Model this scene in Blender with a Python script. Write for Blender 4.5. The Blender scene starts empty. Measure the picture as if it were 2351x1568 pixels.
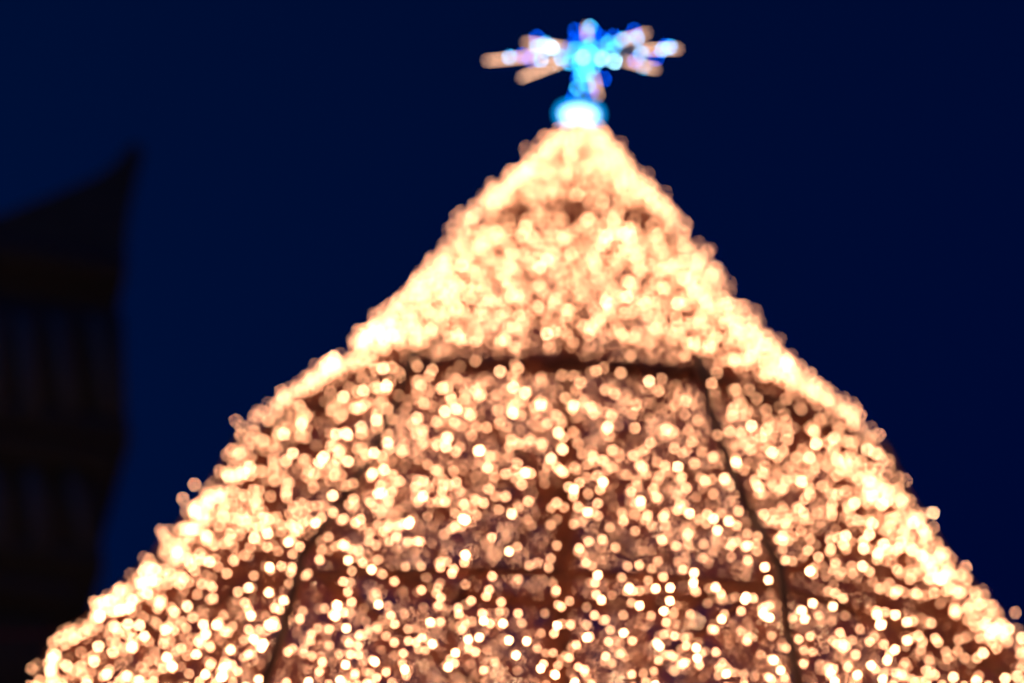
import bpy, math
import numpy as np
from mathutils import Matrix, Vector

rng = np.random.default_rng(7)
SC = bpy.context.scene
COL = SC.collection

# ---------------------------------------------------------------- camera
PITCH, ROLL = 0.46414664, -0.05141991
EYE = Vector((0.0, 0.0, 1.6))
FPX = 5163.0                       # focal length in units of a 2351 wide frame
cam_d = bpy.data.cameras.new('camera')
cam = bpy.data.objects.new('camera', cam_d)
COL.objects.link(cam)
cam_d.sensor_width = 36.0
cam_d.lens = 36.0 * FPX / 2351.0
cam_d.clip_start = 0.05
cam_d.clip_end = 2000.0
FWD = Vector((0, math.cos(PITCH), math.sin(PITCH)))
UP0 = Vector((0, -math.sin(PITCH), math.cos(PITCH)))
RT0 = Vector((1, 0, 0))
cr, sr = math.cos(ROLL), math.sin(ROLL)
RT = cr * RT0 - sr * UP0
UP = sr * RT0 + cr * UP0
M = Matrix((RT, UP, -FWD)).transposed().to_4x4()
M.translation = EYE
cam.matrix_world = M
cam_d.dof.use_dof = True
cam_d.dof.focus_distance = 5.85
cam_d.dof.aperture_fstop = 0.94
cam_d.dof.aperture_blades = 0
SC.camera = cam

# ---------------------------------------------------------------- sky
world = bpy.data.worlds.new('World')
SC.world = world
world.use_nodes = True
nt = world.node_tree
nt.nodes.clear()
out = nt.nodes.new('ShaderNodeOutputWorld')
bg = nt.nodes.new('ShaderNodeBackground')
sky = nt.nodes.new('ShaderNodeTexSky')
sky.sky_type = 'NISHITA'
sky.sun_disc = False
sky.sun_elevation = math.radians(-4.0)
sky.sun_rotation = math.radians(250.0)
sky.air_density = 1.0
sky.dust_density = 0.3
sky.ozone_density = 6.0
tint = nt.nodes.new('ShaderNodeMix')
tint.data_type = 'RGBA'
tint.blend_type = 'MULTIPLY'
tint.inputs[0].default_value = 1.0
tint.inputs[7].default_value = (0.0, 1.45, 1.0, 1)
nt.links.new(sky.outputs[0], tint.inputs[6])
nt.links.new(tint.outputs[2], bg.inputs['Color'])
bg.inputs['Strength'].default_value = 2.2
nt.links.new(bg.outputs[0], out.inputs['Surface'])

SC.view_settings.view_transform = 'Standard'
SC.view_settings.look = 'None'
SC.view_settings.exposure = 0.0
SC.view_settings.gamma = 1.0
SC.view_settings.use_curve_mapping = False
SC.cycles.use_denoising = True
SC.cycles.use_adaptive_sampling = False
SC.cycles.denoiser = 'OPENIMAGEDENOISE'
SC.cycles.denoising_prefilter = 'ACCURATE'
SC.cycles.max_bounces = 3
SC.cycles.diffuse_bounces = 2
SC.cycles.glossy_bounces = 2
SC.cycles.sample_clamp_direct = 0.0
SC.cycles.sample_clamp_indirect = 3.0
SC.cycles.use_light_tree = True

# ---------------------------------------------------------------- helpers
def mat(name, color, rough=0.7, metal=0.0, noise=0.0, scale=20.0, color2=None):
    m = bpy.data.materials.new(name)
    m.use_nodes = True
    n = m.node_tree
    b = n.nodes['Principled BSDF']
    b.inputs['Roughness'].default_value = rough
    b.inputs['Metallic'].default_value = metal
    if color2 is None:
        color2 = tuple(c * (1 - noise) for c in color)
    tx = n.nodes.new('ShaderNodeTexNoise')
    tc = n.nodes.new('ShaderNodeTexCoord')
    tx.inputs['Scale'].default_value = scale
    tx.inputs['Detail'].default_value = 5
    mx = n.nodes.new('ShaderNodeMix')
    mx.data_type = 'RGBA'
    mx.inputs[6].default_value = (*color, 1)
    mx.inputs[7].default_value = (*color2, 1)
    n.links.new(tc.outputs['Object'], tx.inputs['Vector'])
    n.links.new(tx.outputs['Fac'], mx.inputs[0])
    n.links.new(mx.outputs[2], b.inputs['Base Color'])
    bp = n.nodes.new('ShaderNodeBump')
    bp.inputs['Strength'].default_value = 0.2
    n.links.new(tx.outputs['Fac'], bp.inputs['Height'])
    n.links.new(bp.outputs[0], b.inputs['Normal'])
    return m

def glow(name, color, strength):
    m = bpy.data.materials.new(name)
    m.use_nodes = True
    n = m.node_tree
    n.nodes.clear()
    o = n.nodes.new('ShaderNodeOutputMaterial')
    e = n.nodes.new('ShaderNodeEmission')
    e.inputs[0].default_value = (*color, 1)
    e.inputs[1].default_value = strength
    n.links.new(e.outputs[0], o.inputs['Surface'])
    m.cycles.emission_sampling = 'AUTO'
    return m

def mesh(name, V, F, mats, mi=None):
    me = bpy.data.meshes.new(name)
    V = np.asarray(V, dtype=np.float32)
    F = np.asarray(F, dtype=np.int32)
    k = F.shape[1]
    me.vertices.add(len(V)); me.vertices.foreach_set('co', V.ravel())
    me.loops.add(F.size); me.loops.foreach_set('vertex_index', F.ravel())
    me.polygons.add(len(F))
    me.polygons.foreach_set('loop_start', np.arange(len(F), dtype=np.int32) * k)
    me.polygons.foreach_set('loop_total', np.full(len(F), k, dtype=np.int32))
    for m in (mats if isinstance(mats, (list, tuple)) else [mats]):
        me.materials.append(m)
    if mi is not None:
        me.polygons.foreach_set('material_index', np.asarray(mi, dtype=np.int32))
    me.update(calc_edges=True)
    me.validate()
    return me

def obj(name, me, parent=None, loc=None, **props):
    o = bpy.data.objects.new(name, me)
    COL.objects.link(o)
    if parent is not None:
        o.parent = parent
    if loc is not None:
        o.location = loc
    for k, v in props.items():
        o[k] = v
    return o

class Geo:
    """collects quads"""
    def __init__(s): s.V = []; s.F = []; s.n = 0
    def add(s, V, F):
        V = np.asarray(V, float); F = np.asarray(F, int)
        s.V.append(V); s.F.append(F + s.n); s.n += len(V); return s
    def tube(s, a, b, r0, r1=None, n=8, caps=True):
        a, b = np.asarray(a, float), np.asarray(b, float)
        r1 = r0 if r1 is None else r1
        d = (b - a) / np.linalg.norm(b - a)
        t = np.array([0, 0, 1.0]) if abs(d[2]) < .9 else np.array([1.0, 0, 0])
        u = np.cross(d, t); u /= np.linalg.norm(u); v = np.cross(d, u)
        an = np.arange(n) * 2 * np.pi / n
        c = np.cos(an)[:, None] * u + np.sin(an)[:, None] * v
        V = np.vstack([a + c * r0, b + c * r1, a + c * r0 * .01, b + c * r1 * .01])
        F = []
        for i in range(n):
            j = (i + 1) % n
            F.append((i, j, n + j, n + i))
            if caps:
                F.append((2 * n + i, 2 * n + j, j, i)); F.append((n + i, n + j, 3 * n + j, 3 * n + i))
        return s.add(V, F)
    def box(s, c, h, R=None):
        c = np.asarray(c, float); h = np.asarray(h, float)
        P = np.array([[x, y, z] for z in (-1, 1) for y in (-1, 1) for x in (-1, 1)], float) * h
        if R is not None: P = P @ np.asarray(R).T
        F = [(0, 2, 3, 1), (4, 5, 7, 6), (0, 1, 5, 4), (2, 6, 7, 3), (0, 4, 6, 2), (1, 3, 7, 5)]
        return s.add(P + c, F)
    def beam(s, a, b, w, h, upv):
        a, b = np.asarray(a, float), np.asarray(b, float)
        L = np.linalg.norm(b - a); d = (b - a) / L
        u = np.asarray(upv, float); u = u - d * (u @ d); u /= np.linalg.norm(u)
        q = np.cross(u, d)
        return s.box((a + b) / 2, (L / 2, w / 2, h / 2), np.stack([d, q, u], 1))
    def lathe(s, prof, c=(0, 0, 0), n=24):
        V = []; F = []
        for r, z in prof:
            for i in range(n):
                a = 2 * np.pi * i / n
                V.append((c[0] + r * np.cos(a), c[1] + r * np.sin(a), c[2] + z))
        for k in range(len(prof) - 1):
            for i in range(n):
                j = (i + 1) % n
                F.append((k * n + i, k * n + j, (k + 1) * n + j, (k + 1) * n + i))
        return s.add(V, F)
    def mesh(s, name, m): return mesh(name, np.vstack(s.V), np.vstack(s.F), m)

def icosphere():
    t = (1 + 5 ** .5) / 2
    v = np.array([(-1, t, 0), (1, t, 0), (-1, -t, 0), (1, -t, 0), (0, -1, t), (0, 1, t), (0, -1, -t), (0, 1, -t),
                  (t, 0, -1), (t, 0, 1), (-t, 0, -1), (-t, 0, 1)], float)
    v /= np.linalg.norm(v[0])
    f = np.array([(0, 11, 5), (0, 5, 1), (0, 1, 7), (0, 7, 10), (0, 10, 11), (1, 5, 9), (5, 11, 4), (11, 10, 2), (10, 7, 6),
                  (7, 1, 8), (3, 9, 4), (3, 4, 2), (3, 2, 6), (3, 6, 8), (3, 8, 9), (4, 9, 5), (2, 4, 11), (6, 2, 10), (8, 6, 7), (9, 8, 1)])
    return v, f
ICO_V, ICO_F = icosphere()

def at(x, y, d):
    """point on the ray through (x, y) of the 2351 x 1568 frame at distance d from the eye"""
    r = (FWD * FPX + RT * (x - 1175.5) + UP * (784 - y)).normalized()
    return EYE + r * d

# ---------------------------------------------------------------- materials
M_ground = mat('paving', (.09, .085, .08), .9, noise=.4, scale=3)
M_stone = mat('old_stone', (.13, .17, .20), .9, color2=(.08, .10, .12), scale=1.5)
M_roof = mat('dark_roof', (.09, .12, .13), .8, noise=.5, scale=4)
M_frame = mat('brown_steel', (.16, .05, .028), .55, 0.0, noise=.4, scale=12)
M_cable = mat('black_cable', (.07, .028, .018), .6, noise=.3)
M_garland = mat('garland_needles', (.42, .14, .06), .6, color2=(.22, .07, .035), scale=6)
M_white = mat('white_metal', (.5, .5, .5), .4, noise=.1)
WARM = (1.0, .425, .205)
BULB_POWER = [9.5, 20.0, 35.0, 66.0]
M_bulb = [glow('warm_bulb_' + n, WARM if i < 3 else (1.0, .53, .27), p) for i, (n, p) in
          enumerate(zip(('dim', 'soft', 'bright', 'brilliant'), BULB_POWER))]

# ---------------------------------------------------------------- ground
g = Geo().add([(-600, -600, 0), (600, -600, 0), (600, 600, 0), (-600, 600, 0)], [(0, 1, 2, 3)])
obj('ground', g.mesh('ground', M_ground), kind='structure')

# ---------------------------------------------------------------- the tree: octagonal tiers
S = 12.0
YAW = -0.02909811
D, PHI = 0.84682611 * S, -0.03977681
H = math.sqrt(1 - 0.84682611 ** 2) * S
AX = np.array([-math.sin(YAW) * D, math.cos(YAW) * D])
ZTOP = EYE.z + H
rings = [(0.085, 0.02)] + [(math.exp(a) * S, math.exp(b) * S) for a, b in
         ((-2.90059221, -2.66114077), (-2.01043671, -1.7480926), (-1.65858234, -1.28680476))]
rings[3] = (rings[3][0] * 1.035, rings[3][1])
rings += [(2.88, 4.45), (3.25, 6.6)]
N = 8
ang0 = -math.pi / 2 + PHI + YAW

def profile(k, t):
    r0, h0 = rings[k]; r1, h1 = rings[k + 1]
    sag = (0.005, 0.08, 0.09, 0.085, 0.07, 0.0)[k]
    return r0 + (r1 - r0) * t - sag * 4 * t * (1 - t) * (1.15 - .3 * t), h0 + (h1 - h0) * t

def octa(f, s, r, h):
    """face f (0 = front), s in -.5...5 across it, corner radius r, depth h below the top -> local point"""
    a0 = ang0 + (f - .5) * 2 * np.pi / N
    a1 = ang0 + (f + .5) * 2 * np.pi / N
    w = s + .5
    x = r * (np.cos(a0) * (1 - w) + np.cos(a1) * w)
    y = r * (np.sin(a0) * (1 - w) + np.sin(a1) * w)
    p = np.sqrt(x * x + y * y) + 1e-9     # panels bulge a little towards the round
    q = 1 + .5 * (r - p) / p
    x, y = x * q, y * q
    return np.stack([x, y, ZTOP - h + 0 * x], -1)

tree = obj('christmas_tree', None, loc=(AX[0], AX[1], 0),
           label='giant octagonal tiered Christmas tree covered in glowing warm white fairy lights', category='christmas tree')
obj('mast', Geo().tube((0, 0, 0), (0, 0, ZTOP), .09, .05, 12).mesh('mast', M_frame), tree)

for k in range(1, len(rings)):
    r, h = rings[k]
    for f in range(N):
        gb = Geo()
        ss = np.linspace(-.497, .497, 6)
        pb_ = [octa(f, s_, r - .07, h + .05) for s_ in ss]
        for a, b in zip(pb_[:-1], pb_[1:]):
            gb.beam(a, b, .03, (.02, .025, .08, .03, .05, .05)[k], (0, 0, 1))
        obj('ring_beam', gb.mesh('ring_beam', M_frame), tree)
    for f in range(N) if k > 1 else ():   # spokes back to the mast
        a = octa(f, .5, r - .06, h + .03)
        obj('spoke', Geo().tube(a, (a[0] * .04, a[1] * .04, a[2]), .02, n=6).mesh('spoke', M_frame), tree)
for k in range(len(rings) - 1):           # ribs down the corners, following the sag of each tier
    for f in range(N):
        gr = Geo()
        ts = np.linspace(0, 1, 5)
        pts = [octa(f, .5, profile(k, t)[0] + (-.05, -.06, .004, .004, .0)[k], profile(k, t)[1]) for t in ts]
        for p, q in zip(pts[:-1], pts[1:]):
            gr.tube(p, q, .021 if k > 1 else .008, n=8)
        obj('rib', gr.mesh('rib', M_cable), tree)

# garland: needle sprigs hung over every panel
def garland(k, n, nn=9):
    f = rng.integers(0, N, n)
    t = rng.random(n)
    r0, r1 = rings[k][0], rings[k + 1][0]
    # even by area
    t = (-r0 + np.sqrt(r0 * r0 + t * (r1 * r1 - r0 * r0))) / (r1 - r0)
    r, h = profile(k, t)
    s = rng.uniform(-.5, .5, n)
    P = np.empty((n, 3))
    for i in range(N):
        m = f == i
        P[m] = octa(i, s[m], (r - rng.uniform(.02, .16, n))[m], h[m])
    # needles
    P = np.repeat(P, nn, 0) + rng.normal(0, .015, (n * nn, 3))
    dirs = rng.normal(0, 1, (n * nn, 3)); dirs[:, 2] -= .4
    dirs /= np.linalg.norm(dirs, axis=1)[:, None]
    L = rng.uniform(.03, .075, n * nn)[:, None]
    side = np.cross(dirs, rng.normal(0, 1, (n * nn, 3))); side /= np.linalg.norm(side, axis=1)[:, None]
    w = .0027
    V = np.stack([P - side * w, P + side * w, P + dirs * L + side * w * .4, P + dirs * L - side * w * .4], 1).reshape(-1, 3)
    F = np.arange(len(V)).reshape(-1, 4)
    return V, F
gg = Geo()
for k, n in enumerate((900, 3500, 6500, 7500, 7000)):
    gg.add(*garland(k, n))
obj('garland', gg.mesh('garland', M_garland), tree, kind='stuff')

# bulbs: strung down from the top, so they crowd together towards it
pts = []; pw = []
WV = rng.normal(0, 1, (5, 3)) * np.array([3.2, 3.2, 2.2]); WP = rng.uniform(0, 6.28, 5)
def bulbs(k, n, tlo=.0, thi=.95, inner=.22, lump=.5):
    t = tlo + (thi - tlo) * rng.random(n) ** .85
    f = rng.integers(0, N, n)
    s = rng.uniform(-.5, .5, n)
    s += .012 * np.sin(t * 9 + f)
    r, h = profile(k, t)
    deep = rng.random(n) < inner
    dep = np.where(deep, rng.uniform(.06, .45, n), np.where(rng.random(n) < .06, rng.uniform(-.10, -.05, n), rng.uniform(-.055, .03, n)))
    P = np.empty((n, 3))
    rr = np.maximum(r - dep, .02)
    for i in range(N):
        m = f == i
        P[m] = octa(i, s[m], rr[m], h[m])
    den = np.sin(P @ WV.T + WP).sum(1) / 5
    keep = rng.random(n) < 1 - lump * (.5 - .9 * den)
    keep &= (f % 4 != 2) | (rng.random(n) < (.5, .34, .36, .40, .5)[k])      # the two flanks carry fewer strings
    if k >= 2:                              # sparser seam down the middle of each panel and beside the ribs
        keep &= (np.abs(s) > .012) | (rng.random(n) < .55)
        keep &= (np.abs(s) < .480) | (f % 4 == 2) | (rng.random(n) < .30)
    w = rng.choice(4, n, p=((.55, .38, .07, 0), (.46, .42, .11, .01), (.22, .42, .29, .07), (.14, .32, .37, .17), (.06, .22, .47, .25))[k])
    w = np.where(deep, rng.choice(2, n, p=(.75, .25)), w)
    pts.append(P[keep]); pw.append(w[keep])
bulbs(0, 2200, .07, .985, lump=.1)
bulbs(1, 7000, .075, .985, lump=.2)
bulbs(2, 6800, .062, .985, .22)
bulbs(3, 10000, .0, .985, .36, .35)
bulbs(4, 2600, .02, .97, .3)
P = np.vstack(pts); W = np.concatenate(pw)
BR = .0050
# the 300 nearest to the eye that stand inside the frame are bulbs of their own
Pw = P + np.array([AX[0], AX[1], 0]) - np.array(EYE)
fw, uu, vv = Pw @ np.array(FWD), Pw @ np.array(RT), Pw @ np.array(UP)
inside = (np.abs(uu / fw) < 1150 / FPX) & (np.abs(vv / fw) < 760 / FPX)
dist = np.where(inside, np.linalg.norm(Pw, axis=1), 99)
order = np.argsort(dist)
near, rest = order[:300], order[300:]
bulb_me = [mesh('light_bulb', ICO_V * BR, ICO_F, m) for m in M_bulb]
for i in near:
    obj('light_bulb', bulb_me[W[i]], tree, loc=tuple(P[i]))
V = (P[rest][:, None, :] + ICO_V[None] * BR).reshape(-1, 3)
F = (np.arange(len(rest))[:, None, None] * 12 + ICO_F[None]).reshape(-1, 3)
obj('fairy_lights', mesh('fairy_lights', V, F, M_bulb, np.repeat(W[rest], 20)), tree, kind='stuff')

# ---------------------------------------------------------------- lit disc under the star
AXC = np.array([AX[0], AX[1], 0.0])
base = np.array([AX[0], AX[1], ZTOP])
M_ice = glow('ice_white_lamp', (.45, .90, 1.0), 3.2)
M_rim = glow('blue_lamp_rim', (.0, .36, 1.0), 1.7)
lamp = obj('globe_lamp', None, loc=tuple(base + [0, 0, .075]),
           label='glowing white flattened globe lamp between the tree top and the star', category='lamp')
obj('lamp_body', Geo().lathe([(.001, -.014), (.07, -.012), (.096, -.005), (.096, .005), (.07, .012), (.001, .014)]).mesh('lamp_body', M_ice), lamp)
obj('rim', Geo().lathe([(.101, -.012), (.125, -.012), (.125, .012), (.101, .012), (.101, -.012)]).mesh('rim', M_rim), lamp)

# ---------------------------------------------------------------- star
sc0 = np.array(at(1350, 118, 12.15))
star = obj('star_topper', None, loc=tuple(sc0), label='spiky star topper with blue lights and warm light tubes on the tree top', category='star')
u2 = 12.15 / FPX
tips = [(215, 575, .0), (545, 735, -.22), (590, 400, .24), (1165, 245, .04), (1735, 310, .22), (2040, 460, 0), (1825, 655, -.2), (1275, 915, -.05)]
M_tube = glow('warm_light_tube', (1.0, .52, .30), 6.6)
M_blue = [glow('blue_bulb', (.0, .09, 1.0), 26), glow('azure_bulb', (.04, .50, 1.0), 42), glow('ice_bulb', (.34, .76, 1.0), 64)]
R3, U3, F3 = (np.array(v) for v in (RT, UP, FWD))
hub = Geo().lathe([(.001, -.03), (.02, -.02), (.025, 0), (.02, .02), (.001, .03)], n=12)
obj('hub', hub.mesh('hub', M_white), star)
blue_me = [mesh('blue_bulb', ICO_V * .0065, ICO_F, m) for m in M_blue]
arms = []
for (tx, ty, tz) in tips:
    tip = np.array(at(1062 + tx * .2442, ty * .2442, 12.15 + tz)) - sc0
    d = tip / np.linalg.norm(tip)
    arms.append((tip, d))
    a = Geo().tube(d * .04, tip, .012, .004, 6)
    arm = obj('ray', a.mesh('ray', M_white), star)
    off = np.array([0, -.014, -.008])
    tb = Geo().tube(tip * (.38 if tx < 1100 else .55) + off, tip * .99 + off, .0042, n=6)
    obj('light_tube', tb.mesh('light_tube', M_tube), arm)
B, A_, I = 0, 1, 2
blues = [(440, 535, A_), (600, 540, B), (640, 560, B), (735, 560, A_), (700, 440, A_), (780, 410, A_), (840, 450, I), (850, 510, A_), (905, 600, I),
         (1200, 250, A_), (1060, 285, B), (1180, 320, B), (1160, 450, A_), (1060, 360, B), (1300, 350, B), (1370, 400, A_), (1500, 370, A_),
         (1610, 285, B), (1640, 355, A_), (1420, 450, A_), (1540, 470, A_), (1680, 500, A_), (1310, 555, I), (1430, 580, I), (1540, 580, A_),
         (1620, 570, B), (1700, 630, A_), (1820, 550, B), (1880, 470, A_), (1950, 440, A_), (1120, 660, A_), (1160, 720, A_), (1075, 825, A_),
         (1210, 860, B), (1040, 910, B), (1110, 950, A_), (980, 500, A_), (1000, 590, A_), (1260, 480, A_), (1240, 620, A_), (1330, 740, B),
         (930, 540, A_), (1190, 560, A_), (1130, 540, I), (1210, 500, A_), (1240, 560, A_), (1170, 510, A_), (1090, 590, A_), (1150, 630, I), (1200, 420, A_), (1060, 460, A_), (1290, 520, A_), (1110, 700, A_), (1180, 690, A_), (1140, 780, I), (1050, 540, B), (1100, 480, A_), (1180, 800, A_), (1110, 400, B), (1240, 300, B), (1420, 340, B),
         (700, 350, B), (1910, 430, B), (1150, 600, A_), (1080, 740, B), (560, 520, B), (1010, 440, B), (1280, 420, B)]
for x, y, c in blues:                     # the bulbs ride on the rays, tucked in front of or behind them
    X, Y = 1062 + x * .2442, y * .2442
    d_ = 12.15 + rng.uniform(-.12, .12)
    q = np.array(at(X, Y, d_)) - sc0
    obj('blue_bulb', blue_me[c], star, loc=tuple(q))
obj('stem', Geo().tube((0, 0, 0), tuple(base + [0, 0, .1] - sc0), .012, n=8).mesh('stem', M_white), star)

# ---------------------------------------------------------------- building on the left
bl = obj('tower_building', None, loc=(0, 0, 0), label='dark blue-grey stone building with a pointed roof corner and stepped cornices, left of the tree', category='building')
YB = 22.0
BROT = math.radians(13.5)
bl.rotation_euler.z = BROT
def wp(x, y, yb=YB):
    r = Matrix.Rotation(-BROT, 3, 'Z') @ (at(x + 12, y, 1.0) - EYE)
    p = EYE + r * (yb / r.y)
    return p.x, p.z
def block(name, xt, ytop, xb, ybot, front, m=M_stone, xl=-9.5, back=6.0):
    """masonry course with a battered right side: (xt, ytop) to (xb, ybot) in the frame, front set back by `front`"""
    X1, Z1 = wp(xt, ytop, YB + front); X0, Z0 = wp(xb, ybot, YB + front)
    y0, y1 = YB + front, YB + back
    V = [(xl, y0, Z0), (X0, y0, Z0), (X0, y1, Z0), (xl, y1, Z0), (xl, y0, Z1), (X1, y0, Z1), (X1, y1, Z1), (xl, y1, Z1)]
    F = [(0, 3, 2, 1), (4, 5, 6, 7), (0, 1, 5, 4), (1, 2, 6, 5), (2, 3, 7, 6), (3, 0, 4, 7)]
    obj(name, Geo().add(V, F).mesh(name, m), bl)
    return X0, Z0
block('cornice', 281, 588, 277, 637, -.22, back=6.03)
block('frieze', 262, 640, 262, 720, .10, back=5.9)
block('wall', 272, 722, 279, 958, .0)
block('cornice', 284, 961, 288, 1013, -.08, back=6.02)
block('corbel', 276, 1016, 228, 1068, .02)
block('wall', 214, 1071, 222, 1262, .30)
block('cornice', 226, 1265, 228, 1302, .22)
block('wall', 160, 1305, 160, 1340, .42)
block('cornice', 164, 1343, 160, 1381, .36)
X0, Z0 = block('lower_wall', 106, 1384, 96, 1600, .62)
gw = Geo().box(((-9.5 + X0) / 2, YB + .62 + 2.69, Z0 / 2), ((X0 + 9.5) / 2, 2.69, Z0 / 2 - .003))
obj('wall', gw.mesh('wall', M_stone), bl)
M_pale = mat('pale_stone', (.20, .25, .29), .9, color2=(.12, .15, .18), scale=1.5)
for xa, ya, xb, yb, dy, w in ((206, 726, 240, 956, -.07, .13), (118, 726, 150, 956, -.07, .15), (40, 726, 62, 956, -.07, .2),
                              (258, 726, 268, 956, -.06, .05), (150, 1074, 186, 1260, .22, .12), (60, 1074, 84, 1260, .22, .16),
                              (-30, 1074, -10, 1260, .22, .16), (-30, 726, -20, 956, -.07, .2)):
    Xa, Za = wp(xa, ya, YB + dy); Xb, Zb = wp(xb, yb, YB + dy)
    gp = Geo().beam((Xa, YB + dy, Za), (Xb, YB + dy, Zb), w, .13, (0, -1, 0))
    obj('pilaster', gp.mesh('pilaster', M_pale), bl)
outline = [(-420, 610), (-420, 585), (-200, 556), (0, 489), (110, 446), (215, 402), (258, 368), (280, 338), (298, 328), (314, 336), (317, 352), (305, 390), (293, 440), (284, 500), (276, 586)]
pp = [wp(x, y, YB - .15) for x, y in outline]
n = len(pp)
rv = [(x, YB - .15, z) for x, z in pp] + [(x, YB + 6.2, z) for x, z in pp]
me = bpy.data.meshes.new('roof')
me.from_pydata(rv, [], [tuple(range(n))[::-1], tuple(range(n, 2 * n))] + [(i, (i + 1) % n, n + (i + 1) % n, n + i) for i in range(n)])
me.materials.append(M_roof); me.update()
obj('roof', me, bl)

# ---------------------------------------------------------------- cable from the building to behind the tree
pa, pb = at(-60, 1452, 17.5), at(520, 1360, 16)
gc = Geo()
pr = None
for i in range(13):
    t = i / 12
    q = np.array(pa.lerp(pb, t)) - np.array([0, 0, .12 * 4 * t * (1 - t)])
    if pr is not None: gc.tube(pr, q, .02, n=6)
    pr = q
M_strand = mat('red_cable', (.22, .06, .05), .6, noise=.3)
obj('cable', gc.mesh('cable', M_strand), label='thin reddish cable strung from the dark building to the tree', category='cable')
